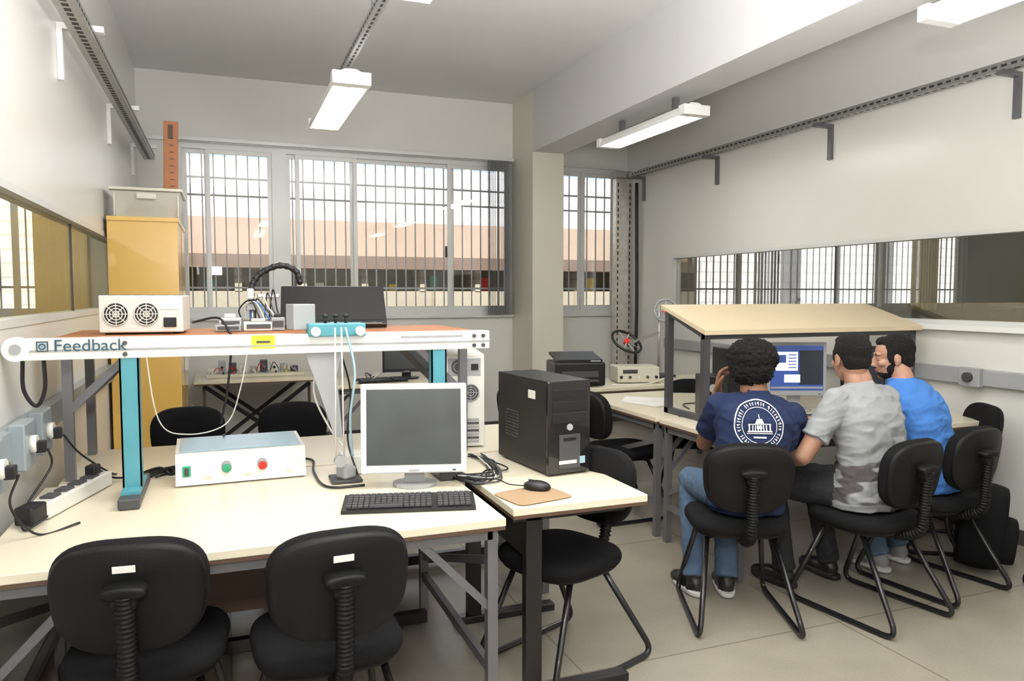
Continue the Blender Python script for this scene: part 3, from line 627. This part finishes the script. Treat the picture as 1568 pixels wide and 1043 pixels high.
# ------------------------------------------------------------ people
class Fig:
    def __init__(s): s.p={}
    def raw(s,l,vs,fs):
        d=s.p.setdefault(l,([],[])); o=len(d[0]); d[0].extend([V(v) for v in vs]); d[1].extend([[i+o for i in f] for f in fs])
    def _b(s,l,fn):
        b=B(); fn(b); s.raw(l,b.v,b.f)
    def ell(s,l,c,r,R=None): s._b(l,lambda b:b.ell(c,r,blk,20,14,R))
    def cone(s,l,p0,p1,r0,r1): s._b(l,lambda b:b.tube([p0,p1],[r0,r1],blk,20))
    def cap(s,l,p0,p1,r0,r1):
        s.cone(l,p0,p1,r0,r1); s.ell(l,p0,(r0,)*3); s.ell(l,p1,(r1,)*3)
    def path(s,l,pts,rs): s._b(l,lambda b:b.tube(pts,rs,blk,20))
    def loft(s,l,rings,ex=2.5,n=32):
        vs=[];fs=[]
        for c,u,w,rx,ry in rings:
            for j in range(n):
                a=2*pi*j/n; ca,sa=math.cos(a),math.sin(a)
                vs.append(V(c)+u*rx*math.copysign(abs(ca)**(2/ex),ca)+w*ry*math.copysign(abs(sa)**(2/ex),sa))
        for i in range(len(rings)-1):
            for j in range(n): fs.append((i*n+j,i*n+(j+1)%n,(i+1)*n+(j+1)%n,(i+1)*n+j))
        fs.append(list(range(n))[::-1]); fs.append([(len(rings)-1)*n+j for j in range(n)]); s.raw(l,vs,fs)
    def build(s,name,mats,vox,sm,parent,disp=None):
        vs=[];fs=[]
        for l,(a,c) in s.p.items():
            o=len(vs); vs+=a; fs+=[[i+o for i in f] for f in c]
        me=bpy.data.meshes.new('tmp'); me.from_pydata([tuple(v) for v in vs],[],fs); me.update()
        bm=bmesh.new(); bm.from_mesh(me); bmesh.ops.recalc_face_normals(bm,faces=bm.faces); bm.to_mesh(me); bm.free()
        t=bpy.data.objects.new('tmp',me); scene.collection.objects.link(t)
        r=t.modifiers.new('r','REMESH'); r.mode='VOXEL'; r.voxel_size=vox; r.use_smooth_shade=True
        q=t.modifiers.new('s','SMOOTH'); q.factor=.5; q.iterations=sm
        dg=bpy.context.evaluated_depsgraph_get(); dg.update(); m2=bpy.data.meshes.new_from_object(t.evaluated_get(dg)); 
        bpy.data.objects.remove(t); bpy.data.meshes.remove(me)
        labs=list(s.p.keys()); trees=[BVHTree.FromPolygons([tuple(v) for v in s.p[l][0]],s.p[l][1]) for l in labs]
        lab=[]
        for v in m2.vertices:
            bd=9;bi=0
            for i,t_ in enumerate(trees):
                d=t_.find_nearest(v.co)[3]
                if d is not None and d<bd-1e-5: bd=d;bi=i
            lab.append(bi)
        m2.materials.clear()
        for l in labs: m2.materials.append(mats[l])
        for p in m2.polygons:
            c=[lab[i] for i in p.vertices]; p.material_index=max(set(c),key=c.count); p.use_smooth=True
        if disp:
            ns=[v.normal.copy() for v in m2.vertices]
            for v in m2.vertices:
                k=disp(labs[lab[v.index]],v.co,ns[v.index])
                if k: v.co+=ns[v.index]*k
        m2.update(); m2.name=name
        o=bpy.data.objects.new(name,m2); scene.collection.objects.link(o); o.parent=parent; return o
def ik(A,C,l1,l2,pole):
    A=V(A);C=V(C);d=C-A;L=d.length; u=d.normalized()
    if L>l1+l2-.004: L=l1+l2-.004; C=A+u*L
    a=(l1*l1-l2*l2+L*L)/(2*L); h=math.sqrt(max(0,l1*l1-a*a)); p=V(pole); p=(p-u*p.dot(u)).normalized()
    return A+u*a+p*h,C
def hand(par,name,w,d,nrm,side,curl,sk):
    f=Fig(); w=V(w); d=V(d).normalized(); nrm=V(nrm); nrm=(nrm-d*nrm.dot(d)).normalized(); s=d.cross(nrm)*side
    f.path('k',[w-d*.03,w,w+d*.03],[.027,.025,.022])
    R=Matrix((s,d,nrm)).transposed()
    f.ell('k',w+d*.048,(.040,.052,.016),R); f.ell('k',w+d*.075,(.039,.022,.014),R); f.ell('k',w+d*.035+s*.022+nrm*.006,(.016,.03,.014),R)
    for k,(o,L,fan) in enumerate(((.029,.070,.10),(.010,.079,.03),(-.010,.073,-.04),(-.028,.056,-.12))):
        p=w+d*.082+s*o-d*(.008 if k==3 else 0); a=0; dd=(d+s*fan).normalized(); pts=[p-dd*.015,p]; c=curl*(1+.12*k)
        for seg,bn in ((.45,.5),(.30,1.0),(.25,.7)):
            a+=c*bn; p=p+(dd*math.cos(a)+nrm*math.sin(a))*L*seg; pts.append(p)
        rr=[.0098,.0098,.009,.008,.007]
        for i in range(4): f.cap('k',pts[i],pts[i+1],rr[i],rr[i+1])
    p=w+d*.022+s*.028+nrm*.004; pts=[p]; 
    for seg,(cs,cd,cn) in ((.038,(.75,.65,.25)),(.032,(.45,.85,.35)),(.026,(.2,.9,.45))):
        p=p+(s*cs+d*cd+nrm*cn).normalized()*seg; pts.append(p)
    for i in range(3): f.cap('k',pts[i],pts[i+1],[.013,.0115,.010][i],[.0115,.010,.0085][i])
    return f.build(name,{'k':sk},.0032,2,par)
eyw=M('eye_white',(.42,.38,.34),.3)
def head(par,c,rz,pitch,roll,sk,hair,lip,afro=False,beard=False):
    T=Matrix.Translation(c)@Matrix.Rotation(rz,4,'Z')@Matrix.Rotation(pitch,4,'X')@Matrix.Rotation(roll,4,'Y'); 
    f=Fig(); 
    f.ell('s',(0,-.008,.025),(.074,.093,.088)); f.ell('s',(0,.028,-.03),(.061,.066,.082)); f.ell('s',(0,.04,-.083),(.043,.044,.030)); 
    f.ell('s',(0,.066,-.098),(.02,.02,.016)); f.ell('s',(0,-.035,-.05),(.055,.055,.06))
    f.cap('s',(0,.088,.006),(0,.108,-.028),.008,.013); f.ell('s',(.012,.098,-.034),(.009,.011,.008)); f.ell('s',(-.012,.098,-.034),(.009,.011,.008))
    f.ell('s',(0,.076,.022),(.052,.016,.011)); 
    for s in(-1,1):
        f.ell('s',(s*.04,.062,-.027),(.022,.024,.020)); R=Matrix.Rotation(s*-.20,3,'Z')
        f.ell('s',(s*.076,-.008,-.012),(.007,.017,.029),R); f.ell('s',(s*.074,.0,-.034),(.007,.010,.011),R)
        f.ell('h',(s*.031,.0865,.025),(.016,.007,.0034))
    f.ell('l',(0,.089,-.056),(.021,.010,.005)); f.ell('l',(0,.088,-.065),(.018,.010,.0055))
    f.cap('s',(0,-.02,-.06),(0,-.035,-.12),.052,.052)
    if afro:
        f.ell('h',(0,-.03,.040),(.116,.116,.095)); f.ell('h',(0,-.05,-.01),(.103,.085,.085))
    else:
        f.ell('h',(0,-.022,.037),(.081,.095,.085)); f.ell('h',(0,-.050,-.012),(.071,.056,.070)); f.ell('h',(0,.035,.085),(.05,.04,.028))
        for s in(-1,1): f.ell('h',(s*.066,.018,.01),(.012,.022,.04))
    if beard:
        f.ell('h',(0,.038,-.085),(.048,.049,.032)); 
        for s in(-1,1): f.ell('h',(s*.05,.02,-.055),(.014,.03,.035))
        f.ell('h',(0,.0945,-.0455),(.024,.008,.005))
    def dp(l,co,n):
        if l=='h':
            if afro: return noise.noise(co*50)*.009+abs(noise.noise(co*120))*.010
            return noise.noise(co*90)*.002
        return 0
    o=f.build('head',{'s':sk,'h':hair,'l':lip},.0032,4,par,dp)
    o.matrix_world=T
    b=B()
    for s in(-1,1):
        b.ell((s*.031,.0765,.002),(.0105,.0100,.0065),eyw); b.ell((s*.031,.0842,.002),(.0050,.003,.0050),blk)
        b.ell((s*.031,.0780,.0075),(.0135,.0110,.0052),sk); b.ell((s*.031,.0775,-.004),(.013,.0100,.0038),sk)
    e=b.obj('eyes',parent=par); e.matrix_world=T
    return T
def person(name,hips,rz,lean,hd,hrot,hpitch,hroll,arms,legs,mats,hair='short',beard=False,wid=1):
    root=bpy.data.objects.new(name,None); scene.collection.objects.link(root)
    fx=V((-math.sin(rz),math.cos(rz),0)); rx=V((math.cos(rz),math.sin(rz),0)); H=V((hips[0],hips[1],0))
    def L(r,f,z): return H+rx*r+fx*f+V((0,0,z))
    f=Fig(); hv=V(hd)
    nb=hv+V((0,0,-.135))-fx*.055; 
    p0=L(0,-.005,.57); 
    zt=nb.z
    zs=[.49,.55,.62,.70,.80,.90,zt-.09,zt-.045,zt-.015,zt+.012]
    rxs=[.172,.178,.168,.160,.168,.182,.182,.155,.105,.062]; rys=[.13,.136,.128,.120,.124,.126,.112,.092,.075,.060]
    rings=[]; up=(nb-p0).normalized(); side=up.cross(fx).normalized(); side=rx if side.length<.1 else (side if side.dot(rx)>0 else -side); wv=side.cross(up).normalized(); wv=wv if wv.dot(fx)>0 else -wv
    for i,z_ in enumerate(zs):
        t=max(-.1,(z_-p0.z)/(nb.z-p0.z)); q=p0.lerp(nb,t) if t>=0 else p0+V((0,0,z_-p0.z)); q=q-fx*.03*math.sin(pi*max(0,min(1,t)))
        rings.append((q,side if i>1 else rx,wv if i>1 else fx,rxs[i]*wid,rys[i]))
    f.loft('shirt',rings,2.35)
    f.ell('pants',L(0,0,.545),(.160,.130,.070),Matrix((rx,fx,V((0,0,1)))).transposed())
    f.path('skin',[nb+V((0,0,-.03)),nb+V((0,0,.03)),hv-fx*.025+V((0,0,-.05))],[.060,.054,.052])
    f.path('shirt',[nb+V((0,0,-.03)),nb+fx*.004+V((0,0,.022))],[.087,.065])
    for s,(wr,pole,hdv,hn,curl) in zip((-1,1),arms):
        S=nb+side*s*.170*wid+V((0,0,-.075))-fx*.005
        E,Wp=ik(S,wr,.29,.255,pole)
        f.ell('shirt',S,(.070,.070,.068)); f.cap('shirt',nb+side*s*.07+V((0,0,-.035)),S,.052,.064)
        m=S.lerp(E,.66); f.cone('shirt',S,m,.069,.064); f.cone('shirt',m.lerp(S,.1),m,.064,.067)
        f.ell('shirt',nb+side*s*.13-fx*.035+V((0,0,-.15)),(.075,.06,.10))
        f.cap('skin',S.lerp(E,.3),E,.048,.041); f.path('skin',[E,E.lerp(Wp,.3),E.lerp(Wp,.8),Wp],[.040,.043,.030,.026]); f.ell('skin',E,(.040,)*3)
        hand(root,'hand_left' if s<0 else 'hand_right',Wp,hdv,hn,s*1,curl,mats['skin'])
    for s,(kn,an,fd) in zip((-1,1),legs):
        hp=L(s*.09,.02,.555); kn=V(kn); an=V(an); fd=V(fd).normalized()
        f.path('pants',[hp,hp.lerp(kn,.4),hp.lerp(kn,.85),kn],[.087,.084,.068,.064]); f.ell('pants',kn,(.064,.064,.064)); f.ell('pants',hp,(.087,)*3)
        f.path('pants',[kn,kn.lerp(an,.3),kn.lerp(an,.8),an],[.060,.062,.052,.054])
        sidev=V((fd.y,-fd.x,0)); Rf=Matrix((sidev,fd,V((0,0,1)))).transposed()
        base=V((an.x,an.y,0))
        f.ell('shoe',base+V((0,0,.055)),(.042,.055,.045),Rf); f.ell('shoe',base+fd*.07+V((0,0,.047)),(.045,.085,.038),Rf); f.ell('shoe',base+fd*.14+V((0,0,.038)),(.048,.065,.028),Rf); f.cap('shoe',an,base+V((0,0,.05)),.04,.042)
        f.loft('sole',[(base+fd*.065+V((0,0,.003)),sidev,fd,.046,.135),(base+fd*.065+V((0,0,.026)),sidev,fd,.050,.140)],2.6)
    def dp(l,co,n):
        if l=='shirt':
            a=noise.noise(V((co.x*7,co.y*7,co.z*15))+V((3,1,7))); b_=noise.noise(V((co.x*5+co.z*13,co.y*5,co.z*7-co.x*10)))
            c_=noise.noise(V((co.x*14-co.z*20,co.y*12,co.z*22)))
            return (1-abs(a)*2.4)*.0045+(1-abs(b_)*2.6)*.0055+(1-abs(c_)*2.5)*.0022-.005
        if l=='pants': return noise.noise(co*14)*.005+(1-abs(noise.noise(co*25))*2.2)*.003
        return 0
    body=f.build('body',mats,.0052,5,root,dp)
    head(root,hv,hrot,hpitch,hroll,mats['skin'],mats['hair'],mats['lip'],hair=='afro',beard)
    return root,body,L,fx,rx
sk1=M('skin_dark',(.22,.105,.06),.5,var=.08,scale=20,bump=.05,bscale=200); sk2=M('skin_medium',(.36,.19,.125),.5,var=.08,scale=20,bump=.05,bscale=200); sk3=M('skin_light',(.42,.225,.155),.5,var=.08,scale=20,bump=.05,bscale=200)
lp=M('lips',(.32,.13,.11),.5); hairm=M('black_hair',(.009,.008,.007),.8,var=.4,scale=120,bump=.9,bscale=260,spec=.3)
navy=M('navy_tshirt',(.011,.020,.062),.85,bump=.15,bscale=300,spec=.3); bluet=M('blue_tshirt',(.05,.18,.52),.85,bump=.15,bscale=300)
jeans=M('blue_jeans',(.07,.115,.19),.85,var=.3,scale=12,bump=.2,bscale=400); dpants=M('dark_trousers',(.014,.015,.019),.85,var=.2,scale=10)
shb=M('black_shoe',(.014,.014,.014),.4); shg=M('grey_shoe',(.25,.25,.26),.6); sole=M('white_sole',(.6,.6,.58),.5)
gtee=M('grey_tshirt',(.27,.28,.29),.85,var=.05,scale=200,bump=.15,bscale=300)
nt=gtee.node_tree; n=nt.nodes; l=nt.links; tc=[x for x in n if x.type=='TEX_COORD'][0]; mx=[x for x in n if x.type=='MIX'][0]
sx=n.new('ShaderNodeSeparateXYZ'); l.new(tc.outputs['Object'],sx.inputs[0])
mr=n.new('ShaderNodeMapRange'); mr.inputs[1].default_value=.78; mr.inputs[2].default_value=.70; l.new(sx.outputs[2],mr.inputs[0])
mp=n.new('ShaderNodeMapping'); mp.inputs['Scale'].default_value=(4,4,16); mp.inputs['Rotation'].default_value=(0,.3,0); l.new(tc.outputs['Object'],mp.inputs[0])
nz=n.new('ShaderNodeTexNoise'); nz.inputs['Scale'].default_value=1.3; nz.inputs['Detail'].default_value=1; l.new(mp.outputs[0],nz.inputs['Vector'])
th=n.new('ShaderNodeMapRange'); th.inputs[1].default_value=.46; th.inputs[2].default_value=.51; l.new(nz.outputs[0],th.inputs[0])
mu=n.new('ShaderNodeMath'); mu.operation='MULTIPLY'; l.new(mr.outputs[0],mu.inputs[0]); l.new(th.outputs[0],mu.inputs[1])
m2=n.new('ShaderNodeMix'); m2.data_type='RGBA'; m2.inputs[7].default_value=(.075,.065,.07,1); l.new(mu.outputs[0],m2.inputs[0]); l.new(mx.outputs[2],m2.inputs[6]); l.new(m2.outputs[2],n['Principled BSDF'].inputs['Base Color'])
r1=rad(-23); F1=V((.39,.92,0)); R1=V((.92,-.39,0)); H1=V((2.27,2.86,0))
def q1(r,f,z): return H1+R1*r+F1*f+V((0,0,z))
root1,body1,L1,fx1,rx1=person('seated_man',(2.27,2.86),r1,0,(2.385,2.965,1.150),rad(-45),rad(-6),0,
  [((2.325,3.16,.995),(-.35,-.1,-1),(.12,-.05,1),(.5,-.6,.2),.45),((2.68,3.20,.815),(.5,-.4,-.6),(.5,.8,-.12),(0,0,-1),.30)],
  [(q1(-.17,.40,.53),q1(-.19,.20,.09),(.1,1,0)),(q1(.0,.40,.53),q1(-.03,.20,.09),(.45,.9,0))],
  {'shirt':navy,'pants':jeans,'skin':sk1,'shoe':shb,'sole':sole,'hair':hairm,'lip':lp},'afro')
person('seated_man',(2.87,2.71),rad(10),0,(2.86,2.83,1.19),rad(-12),rad(-8),0,
  [((2.63,3.0,.665),(-.6,-.7,-.2),(.15,1,-.15),(0,0,-1),.35),((3.04,3.24,.80),(.6,-.3,-.5),(-.1,1,-.05),(0,0,-1),.3)],
  [((2.61,3.08,.53),(2.67,3.04,.09),(-.2,1,0)),((2.93,3.13,.53),(2.97,3.05,.09),(0,1,0))],
  {'shirt':gtee,'pants':dpants,'skin':sk2,'shoe':shb,'sole':shb,'hair':hairm,'lip':lp},wid=1.12)
person('seated_man',(3.43,2.84),rad(15),0,(3.345,3.02,1.165),rad(54),rad(-8),0,
  [((3.15,3.28,.80),(-.6,-.4,-.4),(-.2,1,-.05),(0,0,-1),.3),((3.5,3.34,.80),(.6,-.3,-.5),(-.2,1,-.05),(0,0,-1),.3)],
  [((3.22,3.20,.53),(3.30,3.03,.09),(-.1,1,0)),((3.47,3.24,.53),(3.52,3.10,.09),(0,1,0))],
  {'shirt':bluet,'pants':jeans,'skin':sk3,'shoe':shg,'sole':sole,'hair':hairm,'lip':lp},beard=True)
# emblem on navy shirt
tree=BVHTree.FromPolygons([tuple(v.co) for v in body1.data.vertices],[tuple(p.vertices) for p in body1.data.polygons])
em=B(); emm=M('print_white',(.75,.76,.78),.8); ec=(.035,.900)
def prj(u,v):
    o=H1+rx1*(ec[0]+u)-fx1*1.0+V((0,0,ec[1]+v)); h=tree.ray_cast(o,fx1)
    return h[0]-fx1*.003+h[1]*.002 if h[0] else o+fx1*.85
def quad(pts):
    a,b_,c,d=[V((p[0],p[1])) for p in pts]; N=3; vs=[];fs=[]
    for i in range(N+1):
        for j in range(N+1):
            s,t=i/N,j/N; p=a*(1-s)*(1-t)+b_*s*(1-t)+c*s*t+d*(1-s)*t; vs.append(prj(p.x,p.y))
    for i in range(N):
        for j in range(N): fs.append((i*(N+1)+j,(i+1)*(N+1)+j,(i+1)*(N+1)+j+1,i*(N+1)+j+1))
    em.add(vs,fs,emm,True)
def ann(r0,r1,n=48):
    for i in range(n):
        a0,a1=2*pi*i/n,2*pi*(i+1)/n; quad([(r0*math.cos(a0),r0*math.sin(a0)),(r1*math.cos(a0),r1*math.sin(a0)),(r1*math.cos(a1),r1*math.sin(a1)),(r0*math.cos(a1),r0*math.sin(a1))])
ann(.106,.111); ann(.076,.079)
for i in range(46):
    if i%9==8: continue
    a=2*pi*i/46; w_=.045+.02*random.random()
    r0_,r1_=.085,.100
    quad([(r0_*math.cos(a-w_),r0_*math.sin(a-w_)),(r1_*math.cos(a-w_),r1_*math.sin(a-w_)),(r1_*math.cos(a-w_*.3),r1_*math.sin(a-w_*.3)),(r0_*math.cos(a-w_*.3),r0_*math.sin(a-w_*.3))])
    if i%2: rm=.093; quad([(rm*math.cos(a-w_),rm*math.sin(a-w_)),((rm+.004)*math.cos(a-w_),(rm+.004)*math.sin(a-w_)),((rm+.004)*math.cos(a+w_*.4),(rm+.004)*math.sin(a+w_*.4)),(rm*math.cos(a+w_*.4),rm*math.sin(a+w_*.4))])
def rc(x0,x1,y0,y1): quad([(x0,y0),(x1,y0),(x1,y1),(x0,y1)])
rc(-.055,.055,-.028,-.022); rc(-.058,.058,-.036,-.032); rc(-.05,-.044,-.022,.005); rc(.044,.05,-.022,.005); rc(-.052,.052,.005,.009)
for i in range(6): rc(-.034+i*.0125,-.029+i*.0125,-.022,.003)
quad([(-.022,.010),(.022,.010),(.012,.030),(-.012,.030)]); rc(-.002,.002,.03,.048); rc(-.028,.028,-.055,-.048); rc(-.012,.012,-.015,.0)
em.obj('shirt_print',parent=root1)
# ------------------------------------------------------------ light
w=bpy.data.worlds.new('World'); scene.world=w; w.use_nodes=True; nt=w.node_tree
bg=nt.nodes['Background']; sky=nt.nodes.new('ShaderNodeTexSky'); sky.sky_type='HOSEK_WILKIE'; sky.turbidity=4; sky.sun_direction=V((.2,-.7,.7)).normalized()
nt.links.new(sky.outputs[0],bg.inputs[0]); bg.inputs[1].default_value=1.1
def light(t,name,loc,rot,en,size=None,sy=None,col=(1,1,1)):
    d=bpy.data.lights.new(name,t); d.energy=en; d.color=col
    if t=='AREA': d.shape='RECTANGLE'; d.size=size; d.size_y=sy or size
    if t=='SUN': d.angle=.01
    o=bpy.data.objects.new(name,d); o.location=loc; o.rotation_euler=rot; scene.collection.objects.link(o); return o
sun=light('SUN','sun_lamp',(0,0,10),(0,0,0),7.0); sun.rotation_euler=V((.15,.72,-.68)).to_track_quat('-Z','Y').to_euler()
light('AREA','camera_flash',(-.1,-.15,1.95),V((.36,.93,.0)).to_track_quat('-Z','Y').to_euler(),36,.2,.15,(1,.99,.96))
light('AREA','upward_fill_light',(1.05,1.5,1.95),(pi,0,0),320,1.2,1.2,(1,.99,.97))  # unseen fill panel added facing up to brighten the ceiling and walls
scene.view_settings.view_transform='Standard'; scene.view_settings.look='None'; scene.view_settings.exposure=0
cd=bpy.data.cameras.new('camera'); cd.sensor_width=36; cd.lens=26.45; cd.clip_start=.05
co=bpy.data.objects.new('camera',cd); co.location=(0,0,1.5); co.rotation_euler=(rad(90-3.55),0,rad(-21)); scene.collection.objects.link(co); scene.camera=co
